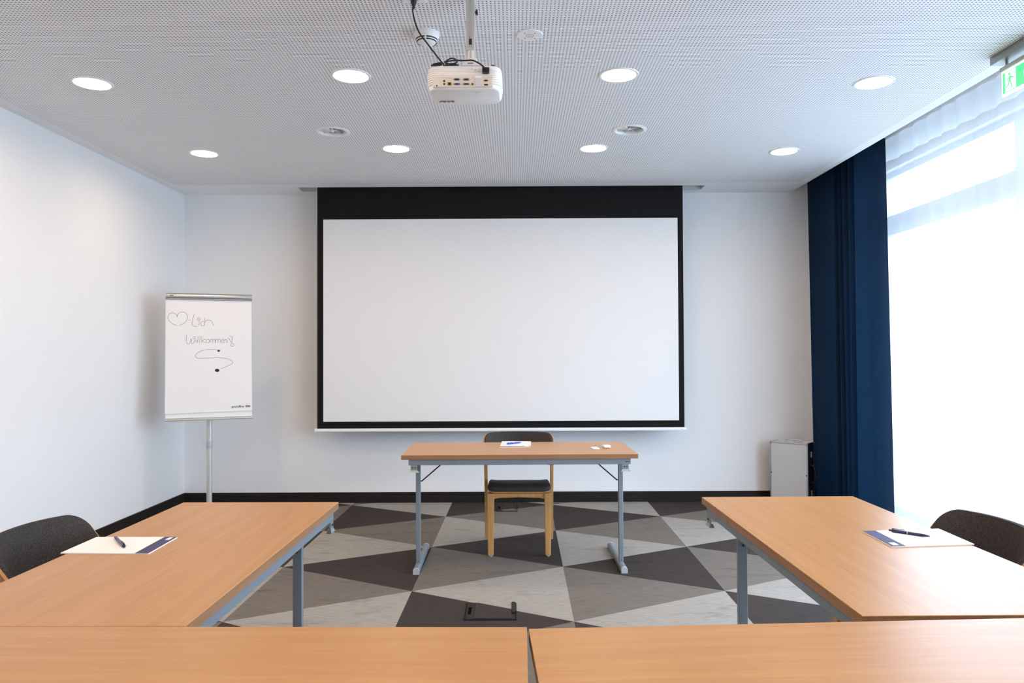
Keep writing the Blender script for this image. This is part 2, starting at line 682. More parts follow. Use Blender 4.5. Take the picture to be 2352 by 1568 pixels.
# ------------------------------------------------------------------ tables
def make_table(name, label, L, W, loc, rz, group='beech conference tables'):
    t = thing(name, label, 'table', (loc[0], loc[1], 0), rz, group)
    th = .0285
    bm = NB(); box(bm, -L / 2, L / 2, -W / 2, W / 2, TT - .0035, TT)
    top = obj('tabletop', bm, wood_top, t, bevel=.0015)
    bm = NB(); box(bm, -L / 2 + .0006, L / 2 - .0006, -W / 2 + .0006, W / 2 - .0006, TT - th, TT - .0035)
    obj('edge_band', bm, wood_edge, top)
    zt, zb = TT - th, TT - th - .036
    ix, iy = .045, .022
    for s in (-1, 1):
        bm = NB(); box(bm, -L / 2 + ix, L / 2 - ix, s * (W / 2 - iy) - .012, s * (W / 2 - iy) + .012, zb, zt)
        obj('apron_rail', bm, steel, t, bevel=.002)
        bm = NB(); box(bm, s * (L / 2 - ix - .012) - .012, s * (L / 2 - ix - .012) + .012, -W / 2 + iy + .012, W / 2 - iy - .012, zb, zt)
        obj('end_rail', bm, steel, t, bevel=.002)
    yp = -W / 2 + .145
    for s in (-1, 1):
        xp = s * (L / 2 - .090)
        bm = NB(); box(bm, xp - .014, xp + .014, yp - .019, yp + .019, .036, zb + .006)
        leg = obj('leg', bm, steel, t, bevel=.003)
        bm = NB(); cyl(bm, (xp, yp - .019, .052), (xp, yp - .0205, .052), .003, seg=10)
        obj('leg_bolt', bm, dark_steel, leg)
        bm = NB(); box(bm, xp - .012, xp + .012, yp + .019, W / 2 - iy - .012, zb + .004, zb + .026)
        obj('cross_bar', bm, steel, t)
        # foot: rounded top bar from front to back
        bm = NB()
        prof = [(-.019, .004), (.019, .004), (.019, .028), (.014, .036), (.007, .040), (-.007, .040), (-.014, .036), (-.019, .028)]
        y0, y1 = -W / 2 + .004, W / 2 - .03
        loft(bm, [[(xp + a, y, z) for a, z in prof] for y in (y0 + .016, y1 - .016)])
        foot = obj('foot', bm, steel, t)
        for ya, yb2 in ((y0, y0 + .016), (y1 - .016, y1)):
            bm = NB()
            loft(bm, [[(xp + a * 1.05, y, z * 1.05 - .004 if z < .01 else z * 1.04) for a, z in prof] for y in (ya, yb2)])
            obj('foot_cap', bm, plastic_grey, foot, bevel=.002)
        # folding brace
        bm = NB(); tube(bm, [(xp - s * .012, yp, zb - .118), (xp - s * .022, yp, zb - .120), (xp - s * .165, yp - .02, zb + .004), (xp - s * .18, yp - .02, zb + .006)], .0042, 8)
        obj('brace', bm, dark_steel, t, smooth=True)
        # linking bracket under the front rail
        xb = s * (L / 2 - .078)
        yf = -W / 2 + iy - .010
        bm = NB()
        box(bm, xb - .020, xb + .020, yf - .004, yf + .004, zb - .040, zb)
        br = obj('link_bracket', bm, zinc, t, bevel=.001)
        bm = NB()
        loft(bm, [[(xb - .021, yf - .004, zb - .030), (xb + .021, yf - .004, zb - .030), (xb + .021, yf + .010, zb - .030), (xb - .021, yf + .010, zb - .030)],
                  [(xb - .033, yf - .009, zb - .044), (xb + .033, yf - .009, zb - .044), (xb + .033, yf + .012, zb - .044), (xb - .033, yf + .012, zb - .044)]])
        obj('bracket_lip', bm, zinc, br)
        for dx in (-.008, .008):
            bm = NB(); cyl(bm, (xb + dx, yf - .004, zb - .014), (xb + dx, yf - .0065, zb - .014), .0038, seg=10)
            obj('screw', bm, dark_steel, br)
    return t


G_TAB = 'beech conference tables'
tf = make_table('conference_table', 'beech table by the projection screen, with two small white remotes on it', 1.471, .659, (.0262, 4.980), .013)
bm = NB(); box(bm, .655, .683, -.659 / 2 + .0090, -.659 / 2 + .0105, .690, .694)
obj('maker_mark', bm, ink_black, tf)
make_table('conference_table', 'beech table along the plain white wall, with a notepad on it', 1.447, .6605, (-1.0840, 2.4573), math.pi / 2 - .009)
make_table('conference_table', 'beech table along the sheer curtains, with a notepad on it', 1.475, .6575, (1.143, 2.5235), -math.pi / 2 + .008)
RFG = .05
make_table('conference_table', 'empty beech table butting against the table beside the plain white wall', 1.50, .66, (.018 - .75 + .004, 1.7195 - .33 + .0087), math.pi - .0116)
c, s = math.cos(RFG), math.sin(RFG)
px_, py_ = .0290, 1.7085
make_table('conference_table', 'empty beech table butting against the table beside the sheer curtains', 1.50, .66,
           (px_ + c * .75 + s * .33, py_ + s * .75 - c * .33), math.pi + RFG)


# ------------------------------------------------------------------ chairs
def make_chair(label, loc, rz):
    t = thing('chair', label, 'chair', (loc[0], loc[1], 0), rz, 'oak chairs with charcoal felt')
    # front is -y.  front legs
    for s in (-1, 1):
        bm = NB()
        x1, y1 = s * .193, -.205
        loft(bm, [[(x1 + a * w, y1 + b * w2, z) for a, b in ((-1, -1), (1, -1), (1, 1), (-1, 1))] for z, w, w2 in ((.008, .0185, .0185), (.25, .0215, .023), (.425, .023, .027))])
        lg = obj('front_leg', bm, oak, t, bevel=.004)
        bm = NB(); cyl(bm, (x1, y1, 0), (x1, y1, .009), .012, seg=12)
        obj('glide', bm, plastic_grey, lg)
        # rear leg runs on up as the back post
        bm = NB()
        path = [(.008, .238, .268), (.25, .238, .238), (.44, .240, .225), (.58, .243, .238), (.70, .243, .258)]
        loft(bm, [[(s * xx + a * .0125, yy + b * (.021 if z < .5 else .016), z) for a, b in ((-1, -1), (1, -1), (1, 1), (-1, 1))] for z, xx, yy in path])
        rl = obj('rear_leg', bm, oak, t, bevel=.004)
        bm = NB(); cyl(bm, (s * .238, .268, 0), (s * .238, .268, .009), .011, seg=12)
        obj('glide', bm, plastic_grey, rl)
        bm = NB()
        loft(bm, [[(s * .200 + a * .010, y, z) for a, z in ((-1, .385), (1, .385), (1, .425), (-1, .425))] for y in (-.185, .225)])
        obj('side_rail', bm, oak, t, bevel=.002)
    bm = NB()
    pts = [(-.176, .384), (-.14, .393), (0, .397), (.14, .393), (.176, .384), (.176, .425), (-.176, .425)]
    prism(bm, [(x, -.216, z) for x, z in pts], (0, .02, 0))
    obj('front_rail', bm, oak, t, bevel=.002)
    SLOPE = .085
    # seat: ply shell and felt cushion, dished across the width
    def seat(z0, z1, w, y0, y1, name, m, par, r=.045, rnd=.5):
        bm = NB()
        out = rrect(w, y1 - y0, r, 6)
        nx = 14
        rings = []
        cyc = (y0 + y1) / 2
        def sag(x):
            return .016 * (x / .21) ** 2
        lay = [(z0, .985), (z0 + (z1 - z0) * .25, 1.0), (z0 + (z1 - z0) * .7, 1.0), (z1, .96)]
        n = 17; mrows = 15
        grid = []
        for zz, sc in (lay[0], lay[1], lay[2], lay[3]):
            grid.append([(x * sc, cyc + y * sc, zz + sag(x * sc) - .008 * max(0, (-y / (y1 - y0) * 2)) ** 3 - SLOPE * (y * sc + .2)) for x, y in out])
        vr = [[bm.verts.new(p) for p in rr_] for rr_ in grid]
        nn = len(out)
        for a, b in zip(vr, vr[1:]):
            for i in range(nn):
                bm.faces.new((a[i], a[(i + 1) % nn], b[(i + 1) % nn], b[i]))
        # caps: strips between mirrored outline points so that the dish is real
        def cap(ring, zz, flip):
            rows = []
            for k in range(9):
                f = k / 8
                rows.append(f)
            inner = [[bm.verts.new((v.co.x * (1 - q), cyc + (v.co.y - cyc) * (1 - q), zz + sag(v.co.x * (1 - q)) - .008 * max(0, (-(v.co.y - cyc) * (1 - q) / (y1 - y0) * 2)) ** 3 - SLOPE * ((v.co.y - cyc) * (1 - q) + .2))) for v in ring] for q in (.25, .5, .75)]
            rg = [ring] + inner
            for a, b in zip(rg, rg[1:]):
                for i in range(nn):
                    bm.faces.new((a[i], a[(i + 1) % nn], b[(i + 1) % nn], b[i]))
            cv = bm.verts.new((0, cyc, zz - SLOPE * .2))
            for i in range(nn):
                bm.faces.new((rg[-1][i], rg[-1][(i + 1) % nn], cv))
        cap(vr[0], z0, True); cap(vr[-1], z1, False)
        return obj(name, bm, m, par, smooth=50)
    sh = seat(.4255, .436, .420, -.240, .225, 'seat_shell', oak_ply, t)
    seat(.4362, .470, .428, -.242, .218, 'seat_cushion', felt_grey, t, r=.05)
    # backrest: curved shell (wood outside, felt inside)
    def back(name, m, off, thick, wid, ztop, zbot, rc):
        bm = NB()
        nx, nz = 44, 14
        def pos(u, zz, o_):
            a = u * wid                      # half angle measure along x
            wr = .075 + min(.10, max(0, .79 - zz) * .75)
            y = .285 - wr * (abs(a) / .25) ** 2.2 + .035 * (zz - .62)
            nrm = Vector((2.2 * wr / .25 * (abs(a) / .25) ** 1.2 * (1 if a > 0 else -1), 1, 0)).normalized()
            return Vector((a, y, zz)) + nrm * o_
        rows = []
        for side in (0, 1):
            o_ = off + side * thick
            g = []
            for i in range(nx + 1):
                u = math.sin((-1 + 2 * i / nx) * math.pi / 2)
                d = max(0, abs(u) * wid - (wid - rc))
                zt = ztop - .004 * abs(u) ** 2 - (rc - math.sqrt(max(0, rc * rc - d * d)))
                zb_ = zbot + (rc * .5 - math.sqrt(max(0, (rc * .5) ** 2 - max(0, abs(u) * wid - (wid - rc * .5)) ** 2)))
                g.append([bm.verts.new(pos(u, zb_ + (zt - zb_) * k / nz, o_)) for k in range(nz + 1)])
            rows.append(g)
        for g in rows:
            for i in range(nx):
                for k in range(nz):
                    bm.faces.new((g[i][k], g[i + 1][k], g[i + 1][k + 1], g[i][k + 1]))
        a, b = rows
        for i in range(nx):
            bm.faces.new((a[i][0], b[i][0], b[i + 1][0], a[i + 1][0]))
            bm.faces.new((a[i][nz], a[i + 1][nz], b[i + 1][nz], b[i][nz]))
        for k in range(nz):
            bm.faces.new((a[0][k], a[0][k + 1], b[0][k + 1], b[0][k]))
            bm.faces.new((a[nx][k], b[nx][k], b[nx][k + 1], a[nx][k + 1]))
        return obj(name, bm, m, t, smooth=50)
    back('back_shell', oak_ply, 0, .010, .252, .7865, .560, .046)
    back('back_cushion', felt_grey, -.016, .0155, .249, .790, .566, .044)
    return t


make_chair('oak chair with charcoal felt seat facing out under the table by the screen', (.028, 5.279), .0)
make_chair('oak chair with charcoal felt back pushed in beside the plain white wall', (-1.388, 2.510), math.pi / 2)
make_chair('oak chair with charcoal felt back pushed in beside the sheer curtains', (1.392, 2.550), -math.pi / 2)

# ------------------------------------------------------------------ projection screen
SY = 6.66
sc_ = thing('projection_screen', 'large white roll-down projection screen with black borders and white bottom bar', 'projection screen', (-.125, SY, .68))
ox, oz = -.125, .68
X0, X1, Z0, Z1 = -1.755, 1.507, .70, H + .10
bm = NB(); box(bm, X0 - ox, X1 - ox, .0, .0012, Z0 - oz, Z1 - oz)
obj('black_fabric', bm, screen_black, sc_)
bm = NB(); box(bm, -1.702 - ox, 1.459 - ox, -.0012, .0, .769 - oz, 2.571 - oz)
obj('white_surface', bm, screen_white, sc_)
bm = NB()
pr = [(-.012, 0), (.012, 0), (.014, .012), (.010, .028), (-.010, .028), (-.014, .012)]
loft(bm, [[(x, y, z) for y, z in pr] for x in (-1.772 - ox, 1.522 - ox)])
bar = obj('bottom_bar', bm, white_metal, sc_, bevel=.002)
for xa, xb in ((-1.776, -1.764), (1.514, 1.526)):
    bm = NB(); box(bm, xa - ox, xb - ox, -.015, .015, -.001, .030)
    obj('bar_end_cap', bm, white_plastic, bar, bevel=.002)
bm = NB(); box(bm, 1.470 - ox, 1.490 - ox, -.0148, -.0142, .010, .015)
obj('bar_mark', bm, plastic_grey, bar)
bm = NB(); cyl(bm, (X0 - ox, .03, Z1 - oz + .01), (X1 - ox, .03, Z1 - oz + .01), .035, seg=20)
obj('roller', bm, white_metal, sc_, smooth=40)

# ------------------------------------------------------------------ ceiling fittings
ROW = ['in the row by the screen', 'in the row beside the projector']
WHO = ['closest to the plain white wall', 'second from the plain white wall', 'second from the curtains', 'closest to the curtains']


def make_downlight(label, loc):
    t = thing('downlight', label, 'ceiling light', loc, 0, 'round recessed downlights')
    bm = NB()
    lathe(bm, [(.0895, .018), (.0895, -.001), (.092, -.005), (.104, -.005), (.1075, -.0005), (.1075, .0), (.0915, .0), (.0915, .018)], 48, close=True)
    obj('trim_ring', bm, white_plastic, t, smooth=40)
    bm = NB(); lathe(bm, [(0, .006), (.0893, .006), (.0893, .010), (0, .010)], 48)
    obj('diffuser', bm, lamp_glow, t)
    bm = NB(); lathe(bm, [(.0905, .0185), (.080, .07), (0, .07)], 32)
    obj('housing', bm, white_metal, t)
    return t


dl0 = None
for i, p in enumerate(LIGHTS + LIGHTS_BACK):
    if i < 8:
        lab = 'round glowing downlight %s, %s' % (ROW[1] if i < 4 else ROW[0], WHO[i % 4])
    else:
        lab = 'round glowing downlight %s, %s' % (('in the row over the side tables', 'in the row over the empty tables', 'in the row behind the empty tables')[(i - 8) // 4], WHO[i % 4])
    if dl0 is None:
        dl0 = make_downlight(lab, p)
    else:
        o = copy_tree(dl0); o.location = p; o['label'] = lab


def make_vent(label, loc):
    t = thing('air_vent', label, 'air vent', loc, 0, 'round swirl air vents')
    bm = NB()
    lathe(bm, [(.0900, .03), (.088, .004), (.094, -.006), (.108, -.0065), (.1155, -.001), (.1155, .0), (.0918, .0), (.0918, .03)], 48, close=True)
    obj('ring', bm, white_plastic, t, smooth=40)
    bm = NB(); lathe(bm, [(.0915, .0305), (.085, .10), (0, .10)], 32)
    obj('duct', bm, vent_dark, t)
    bm = NB(); lathe(bm, [(0, -.002), (.011, 0), (.013, .012), (0, .02)], 20)
    obj('hub', bm, white_plastic, t, smooth=40)
    for k in range(8):
        a = 2 * math.pi * k / 8 + .2
        M = Matrix.Rotation(a, 4, 'Z') @ Matrix.Translation((.049, 0, .014)) @ Matrix.Rotation(math.radians(58), 4, 'X')
        bm = NB(); box(bm, -.039, .039, -.0115, .0115, -.0006, .0006, M)
        obj('vane', bm, white_metal, t)
    return t


v0 = make_vent('round white swirl air vent in the ceiling, the one towards the plain wall', VENTS[0])
o = copy_tree(v0); o.location = VENTS[1]; o['label'] = 'round white swirl air vent in the ceiling, the one towards the curtains'

# smoke detector
p = P(980, 76, 2, H)
t = thing('smoke_detector', 'white domed smoke detector on the ceiling with dark slits', 'smoke detector', p)
bm = NB(); lathe(bm, [(0, 0), (.056, 0), (.058, -.004), (.058, -.016), (.055, -.020), (0, -.020)], 40)
obj('base', bm, white_plastic, t, smooth=35)
bm = NB(); lathe(bm, [(0, -.020), (.054, -.020), (.053, -.030), (.046, -.042), (.036, -.050), (.022, -.056), (0, -.058)], 40)
hd = obj('head', bm, white_plastic, t, smooth=35)
for zz, rr in ((-.034, .0512), (-.0425, .0462)):
    for a0 in (0, 90, 180, 270):
        bm = NB()
        aa = [math.radians(a0 + 5 + 80 * k / 12) for k in range(13)]
        ring = []
        for a in aa:
            ring.append([(rr * .9 * math.cos(a), rr * .9 * math.sin(a), zz + .0030), (rr * 1.02 * math.cos(a), rr * 1.02 * math.sin(a), zz + .0034), (rr * .985 * math.cos(a), rr * .985 * math.sin(a), zz - .0032), (rr * .88 * math.cos(a), rr * .88 * math.sin(a), zz - .002)])
        loft(bm, ring)
        obj('slit', bm, black_plastic, hd)
bm = NB(); prism(bm, [(-.055, -.012, -.012), (-.055, .012, -.012), (-.085, 0, -.014)], (0, 0, -.010))
obj('indicator', bm, mat('clear_plastic', (.75, .76, .78), .15), t, bevel=.002)

# flat round cover plate
p = P(1217, 79, 2, H)
t = thing('cover_plate', 'flat round white cover plate on the ceiling with faint red ring', 'cover plate', p)
bm = NB(); lathe(bm, [(0, 0), (.061, 0), (.061, -.003), (.058, -.006), (0, -.0065)], 48)
obj('plate', bm, white_plastic, t, smooth=35)
bm = NB(); lathe(bm, [(.0165, -.0064), (.0190, -.0064), (.0190, -.0070), (.0165, -.0070)], 40, close=True)
obj('red_ring', bm, red_mark, t)
bm = NB()
for x0_, y0_, x1_, y1_ in ((-.012, -.001, .012, .001), (-.001, -.010, .001, 0), (-.009, .003, -.004, .005), (.004, .003, .009, .005)):
    box(bm, x0_, x1_, y0_, y1_, -.0071, -.0064)
obj('red_print', bm, red_mark, t)
for sx in (-1, 1):
    for sy in (-1, 1):
        bm = NB(); lathe(bm, [(0, -.0064), (.0032, -.0064), (.0032, -.0078), (0, -.0078)], 12, center=(sx * .023, sy * .026, 0))
        obj('screw', bm, brass, t)

# emergency exit sign
t = thing('exit_sign', 'green and white illuminated exit sign hanging from the ceiling by the curtains', 'exit sign', (2.462, 3.60, H))
bm = NB(); box(bm, -.045, .045, -.175, .178, -.042, 0)
obj('ceiling_box', bm, sign_steel, t, bevel=.0015)
for y in (-.115, .115):
    bm = NB(); cyl(bm, (0, y, -.07), (0, y, -.04), .0075, seg=14)
    obj('stem', bm, sign_steel, t, smooth=40)
bm = NB(); box(bm, -.015, .015, -.150, .150, -.086, -.066)
obj('top_rail', bm, sign_steel, t, bevel=.001)
bm = NB(); box(bm, -.006, .006, -.150, .150, -.212, -.086)
pn = obj('light_panel', bm, sign_white, t, bevel=.003)


def sign_poly(name, pts, m, lift):
    # s runs from the far end of the sign towards the room, q from the top down (metres)
    bm = NB()
    prism(bm, [(-.006 - lift, .150 - s_, -.086 - q_) for s_, q_ in pts], (.0004, 0, 0))
    obj(name, bm, m, pn)


sign_poly('green_field', [(.010, .010), (.290, .010), (.290, .114), (.010, .114)], sign_green, .0006)
sign_poly('door', [(.030, .014), (.108, .014), (.108, .110), (.030, .110)], sign_white, .0012)
for k, seg_ in enumerate([[(.055, .022), (.069, .022), (.069, .036), (.055, .036)],
                          [(.060, .039), (.076, .040), (.070, .066), (.056, .064)],
                          [(.074, .042), (.094, .052), (.092, .058), (.071, .050)],
                          [(.060, .041), (.044, .052), (.042, .066), (.047, .066), (.050, .056), (.061, .050)],
                          [(.058, .062), (.066, .064), (.056, .084), (.034, .092), (.032, .086), (.050, .079)],
                          [(.063, .062), (.071, .064), (.082, .086), (.084, .104), (.078, .104), (.074, .088)]]):
    sign_poly('running_figure', seg_, sign_green, .0018)
sign_poly('arrow', [(.165, .050), (.215, .050), (.215, .026), (.265, .062), (.215, .098), (.215, .074), (.165, .074)], sign_white, .0012)

# ------------------------------------------------------------------ projector, mount, cable
PY0 = 3.08
prj = thing('projector', 'white ceiling projector seen from behind with rows of ports', 'projector', (-.203, PY0 + .11, 2.46))
PZ = 2.46


def pl(u, v, Y=PY0):
    q = P(u, v, 1, Y)
    return q.x + .203, q.z - PZ


bm = NB()
W_, D_ = .312, .225
rings = []
nlev = 40
for k in range(nlev + 1):
    f = k / nlev
    z = .012 + f * .088
    # ribbed flanks, rounded shoulders
    e = math.sin(f * math.pi) ** .35 if 0 < f < 1 else 0
    shrink = .012 * (1 - e)
    rib = .0012 * (1 if k % 4 in (1, 2) else -1) if 2 < k < nlev - 2 else 0
    wv, dv = W_ - 2 * shrink + 2 * rib, D_ - 2 * shrink + 2 * rib
    rings.append([(x, y, z) for x, y in rrect(wv, dv, .045, 6)])
loft(bm, rings)
body = obj('body', bm, white_plastic, prj, smooth=30)
# smooth lid below (hung upside down), sloping up to the front
bm = NB()
o1 = rrect(W_ - .016, D_ - .008, .045, 8)
lid = []
for z, sc2 in ((.016, 1.0), (.008, 1.0), (.003, .985), (.0, .955)):
    lid.append([(x * sc2, y * sc2, z + (.008 * ((y + D_ / 2) / D_) ** 1.5 if z < .01 else 0)) for x, y in o1])
loft(bm, lid)
lidp = obj('lid', bm, white_plastic, prj, smooth=40)
text('logo', 'acer', .040, dark_steel, lidp, (-.088, .058, .0042), (-.045, math.pi, 0))
bm = NB(); box(bm, .026, .068, -.085, -.071, .0008, .0022)
obj('lid_label', bm, mat('pale_label', (.66, .66, .68), .5), lidp)
bm = NB(); box(bm, .046, .051, -.062, -.060, .0010, .0024)
obj('lid_led', bm, dark_steel, lidp)
# rear port panel (recess frame, panel, sockets)
xa, za = pl(994.5, 201); xb, zb_ = pl(1131, 175)
yr = -.1135
bm = NB(); box(bm, xa, xb, yr - .0012, yr + .006, za, zb_)
pan = obj('port_panel', bm, cream_plastic, prj, bevel=.001)


def port(name, u, v, w, h, m, dep=.002, par=None, base=None):
    x, z = pl(u, v)
    y0_ = yr - .0012 if base is None else base
    bm = NB(); box(bm, x - w / 2, x + w / 2, y0_ - dep, y0_ + .001, z - h / 2, z + h / 2)
    return obj(name, bm, m, par or pan, bevel=.0004)


for u, v, m in ((1049.5, 183.5, black_plastic), (1071, 183.5, black_plastic), (1049.5, 194, port_blue), (1071, 194, port_blue)):
    port('vga_rim', u, v, .026, .0085, zinc, .0015)
    port('vga_socket', u, v, .017, .0068, m, .003)
    for d in (-1, 1):
        x, z = pl(u + d * 6.6, v)
        bm = NB(); cyl(bm, (x, yr - .0055, z), (x, yr, z), .0021, seg=8)
        obj('vga_screw', bm, zinc, pan)
for v in (187, 194):
    x, z = pl(1020.5, v)
    bm = NB(); cyl(bm, (x, yr - .003, z), (x, yr, z), .0040, seg=14)
    obj('audio_jack', bm, black_plastic, pan)
x, z = pl(1003.5, 198)
bm = NB(); cyl(bm, (x, yr - .003, z), (x, yr, z), .003, seg=14)
obj('audio_jack', bm, black_plastic, pan)
port('network_socket', 1032.5, 193.5, .0155, .0125, brass, .002)
port('network_hole', 1032.5, 193.5, .0105, .0095, black_plastic, .003)
x, z = pl(1085.5, 194.5)
bm = NB(); cyl(bm, (x, yr - .006, z), (x, yr, z), .0045, seg=14)
obj('video_jack', bm, brass, pan)
bm = NB(); cyl(bm, (x, yr - .0075, z), (x, yr, z), .0022, seg=10)
obj('video_pin', bm, black_plastic, pan)
port('sticker', 1099, 191, .026, .034, mat('pale_sticker', (.62, .63, .66), .4), .0018)
port('sticker_top', 1098, 178, .026, .010, white_plastic, .0016)
for v in (186, 195.5):
    port('hdmi_socket', 1116.5, v, .0150, .0055, black_plastic, .003)
for u, v, w in ((1034, 180.5, .020), (1022, 180.0, .014), (1086, 180.5, .012), (1116.5, 181.5, .010)):
    port('port_caption', u, v, w, .0016, plastic_grey, .0004)
port('power_plug', 1116, 164, .0285, .0215, black_plastic, .016, prj, -.112)
port('lock_plate', 1092, 161, .022, .010, white_plastic, .002, prj, -.1125)
port('lock_slot', 1092, 161.5, .006, .0022, black_plastic, .0025, prj, -.1125)
# lens at the far side
bm = NB(); lathe(bm, [(.0, .0), (.034, .0), (.034, .02), (.028, .022), (.026, .010), (0, .006)], 28)
for v in bm.verts:
    v.co = Vector((v.co.x - .08, .1095 + v.co.z, .062 + v.co.y))
obj('lens', bm, black_plastic, prj, smooth=35)
# ceiling feet screws on top
for x, y in ((.118, -.085), (-.118, -.085)):
    bm = NB(); cyl(bm, (x, y, .099), (x, y, .106), .009, seg=14)
    obj('adjuster_foot', bm, dark_steel, prj)

mt = thing('projector_mount', 'white square ceiling pole carrying the projector', 'projector mount', (-.1775, 3.112, H))
zc = lambda z: z - H
bm = NB(); box(bm, -.018, .018, -.018, .018, zc(2.630), 0)
pole = obj('pole', bm, alu_light, mt, bevel=.002)
bm = NB(); box(bm, -.006, .006, -.0190, -.0178, zc(2.64), -.003)
obj('channel', bm, mat('channel_grey', lin(186, 184, 180), .5), pole)
bm = NB(); box(bm, -.006, .006, -.0200, -.0186, zc(2.650), zc(2.675))
obj('cable_slot', bm, black_plastic, pole)
bm = NB(); cyl(bm, (-.002, -.0200, zc(2.681)), (-.002, -.0186, zc(2.681)), .0022, seg=10)
obj('set_screw', bm, black_plastic, pole)
bm = NB(); cyl(bm, (.018, 0, zc(2.795)), (.026, 0, zc(2.793)), .004, .004, 10); cyl(bm, (.026, 0, zc(2.806)), (.026, 0, zc(2.784)), .003, .006, 10)
obj('clamp_knob', bm, black_plastic, mt)
bm = NB(); cyl(bm, (.0, 0, zc(2.590)), (0, 0, zc(2.632)), .016, seg=20)
obj('neck', bm, alu_light, mt, smooth=40)
bm = NB(); box(bm, -.028, .028, -.022, .026, zc(2.5675), zc(2.592))
hd2 = obj('tilt_head', bm, white_metal, mt, bevel=.003)
bm = NB(); box(bm, -.012, .012, -.0228, -.0222, zc(2.570), zc(2.5735))
obj('head_mark', bm, port_blue, hd2)
bm = NB(); box(bm, -.035, .06, -.022, .06, zc(2.5625), zc(2.5675))
obj('mount_plate', bm, white_metal, mt, bevel=.001)

# power cable from the ceiling socket
so = P(950, -8, 2, H)
t = thing('ceiling_socket', 'white socket plate on the ceiling with a black plug', 'socket', so)
bm = NB(); box(bm, -.05, .05, -.04, .04, -.010, 0)
obj('plate', bm, white_plastic, t, bevel=.004)
bm = NB(); lathe(bm, [(0, -.010), (.021, -.010), (.021, -.012), (0, -.012)], 24)
obj('socket_face', bm, plastic_grey, t)
pc = thing('power_cable', 'black power cable looping from the ceiling down to the projector', 'cable', so)


def at(u, v, Y):
    return P(u, v, 1, Y) - so


path = [Vector((0, 0, -.012)), Vector((0, -.002, -.035)), at(948, 25, 3.10), at(953, 50, 3.10), at(963, 75, 3.11), at(980, 98, 3.12), at(998, 122, 3.13), at(1012, 140, 3.12), at(1020, 150, 3.10), at(1012, 153, 3.14), at(1000, 152, 3.17)]
bm = NB(); tube(bm, spline(path, 8), .0033, 8)
obj('lead', bm, black_rubber, pc, smooth=True)
bm = NB(); lathe(bm, [(0, -.012), (.0125, -.012), (.0125, -.026), (.008, -.036), (.0045, -.052), (0, -.052)], 16)
obj('plug', bm, black_plastic, pc, smooth=40)
path = [at(1000, 151, 3.19), at(1020, 143, 3.17), at(1036, 134, 3.16), at(1047, 137, 3.15), at(1048, 144, 3.13), at(1030, 148, 3.12), at(1024, 143, 3.09), at(1040, 139, 3.07), at(1065, 139, 3.06), at(1084, 138.5, 3.055), at(1098, 144, 3.05), at(1108, 151, 3.05), at(1117, 160, 3.055)]
bm = NB(); tube(bm, spline(path, 8), .0032, 8)
obj('lead_end', bm, black_rubber, pc, smooth=True)
bm = NB()
for k, (z_, y_, a_, b_) in enumerate(((147, 3.16, 994, 1044), (149.5, 3.15, 990, 1052), (146, 3.18, 1003, 1048), (150, 3.19, 1000, 1054))):
    tube(bm, spline([at(a_, z_ + 1, y_), at((a_ * 2 + b_) / 3, z_ - 2, y_), at((a_ + 2 * b_) / 3, z_ + 1, y_), at(b_, z_, y_)], 5), .0042, 8)
obj('coil', bm, black_rubber, pc, smooth=True)
bm = NB(); tube(bm, spline([at(1016, 153, 3.125), at(1018, 143, 3.13), at(1022, 148, 3.115), at(1014, 152, 3.11)], 5), .0016, 6)
obj('cable_tie', bm, white_plastic, pc, smooth=True)

# ------------------------------------------------------------------ flip chart
bl, brr = Vector((-2.790, 5.965, .838)), Vector((-2.178, 6.222, .841))
ang = math.atan2(brr.y - bl.y, brr.x - bl.x)
ctr = (bl + brr) / 2
BW = (Vector((brr.x, brr.y, 0)) - Vector((bl.x, bl.y, 0))).length
LEAN = math.radians(6.0)
fc = thing('flip_chart', 'flip chart stand with white board on a slim pale pole', 'flip chart', (ctr.x, ctr.y, 0), ang)
Mf = Matrix.Translation((ctr.x, ctr.y, 0)) @ Matrix.Rotation(ang, 4, 'Z')
MB = Matrix.Translation((0, 0, .840)) @ Matrix.Rotation(-LEAN, 4, 'X')     # board frame: x along, y back, z up the board
MW = Mf @ MB
MWi = MW.inverted()


def on_board(u, v, y=0.0):
    p0 = MW @ Vector((0, y, 0))
    n = MW.to_3x3() @ Vector((0, 1, 0))
    return MWi @ on_plane(u, v, p0, n)


BH = on_board(475, 674).z
bm = NB(); box(bm, -BW / 2 + .004, BW / 2 - .004, .004, .018, .012, BH - .02, MB)
obj('board', bm, white_metal, fc, bevel=.002)
bm = NB()
cr_ = [(-.004, 0), (-.022, .006), (-.030, .022), (-.026, .040), (-.010, .052), (.012, .050), (.020, .036), (.020, 0)]
loft(bm, [[MB @ Vector((x, y, BH - .055 + z)) for y, z in cr_] for x in (-BW / 2 + .006, BW / 2 - .006)])
cl = obj('clamp_bar', bm, alu, fc, smooth=50)
for xx in (-BW / 2, BW / 2 - .008):
    bm = NB()
    loft(bm, [[MB @ Vector((x, y * 1.04, BH - .055 + z)) for y, z in cr_] for x in (xx, xx + .008)])
    obj('clamp_end_cap', bm, plastic_grey, cl)
bm = NB(); box(bm, -BW / 2 + .018, -BW / 2 + .028, -.0300, -.0285, BH - .030, BH - .024, MB)
obj('clamp_mark', bm, red_mark, cl)
bm = NB(); box(bm, -BW / 2 + .030, -BW / 2 + .058, -.0300, -.0285, BH - .031, BH - .025, MB)
obj('clamp_print', bm, black_plastic, cl)
bm = NB()
tr_ = [(.018, .020), (.018, 0), (-.028, -.004), (-.034, .002), (-.034, .010), (-.028, .008), (.004, .010), (.004, .020)]
loft(bm, [[MB @ Vector((x, y, z)) for y, z in tr_] for x in (-BW / 2, BW / 2)])
obj('pen_tray', bm, alu_light, fc)
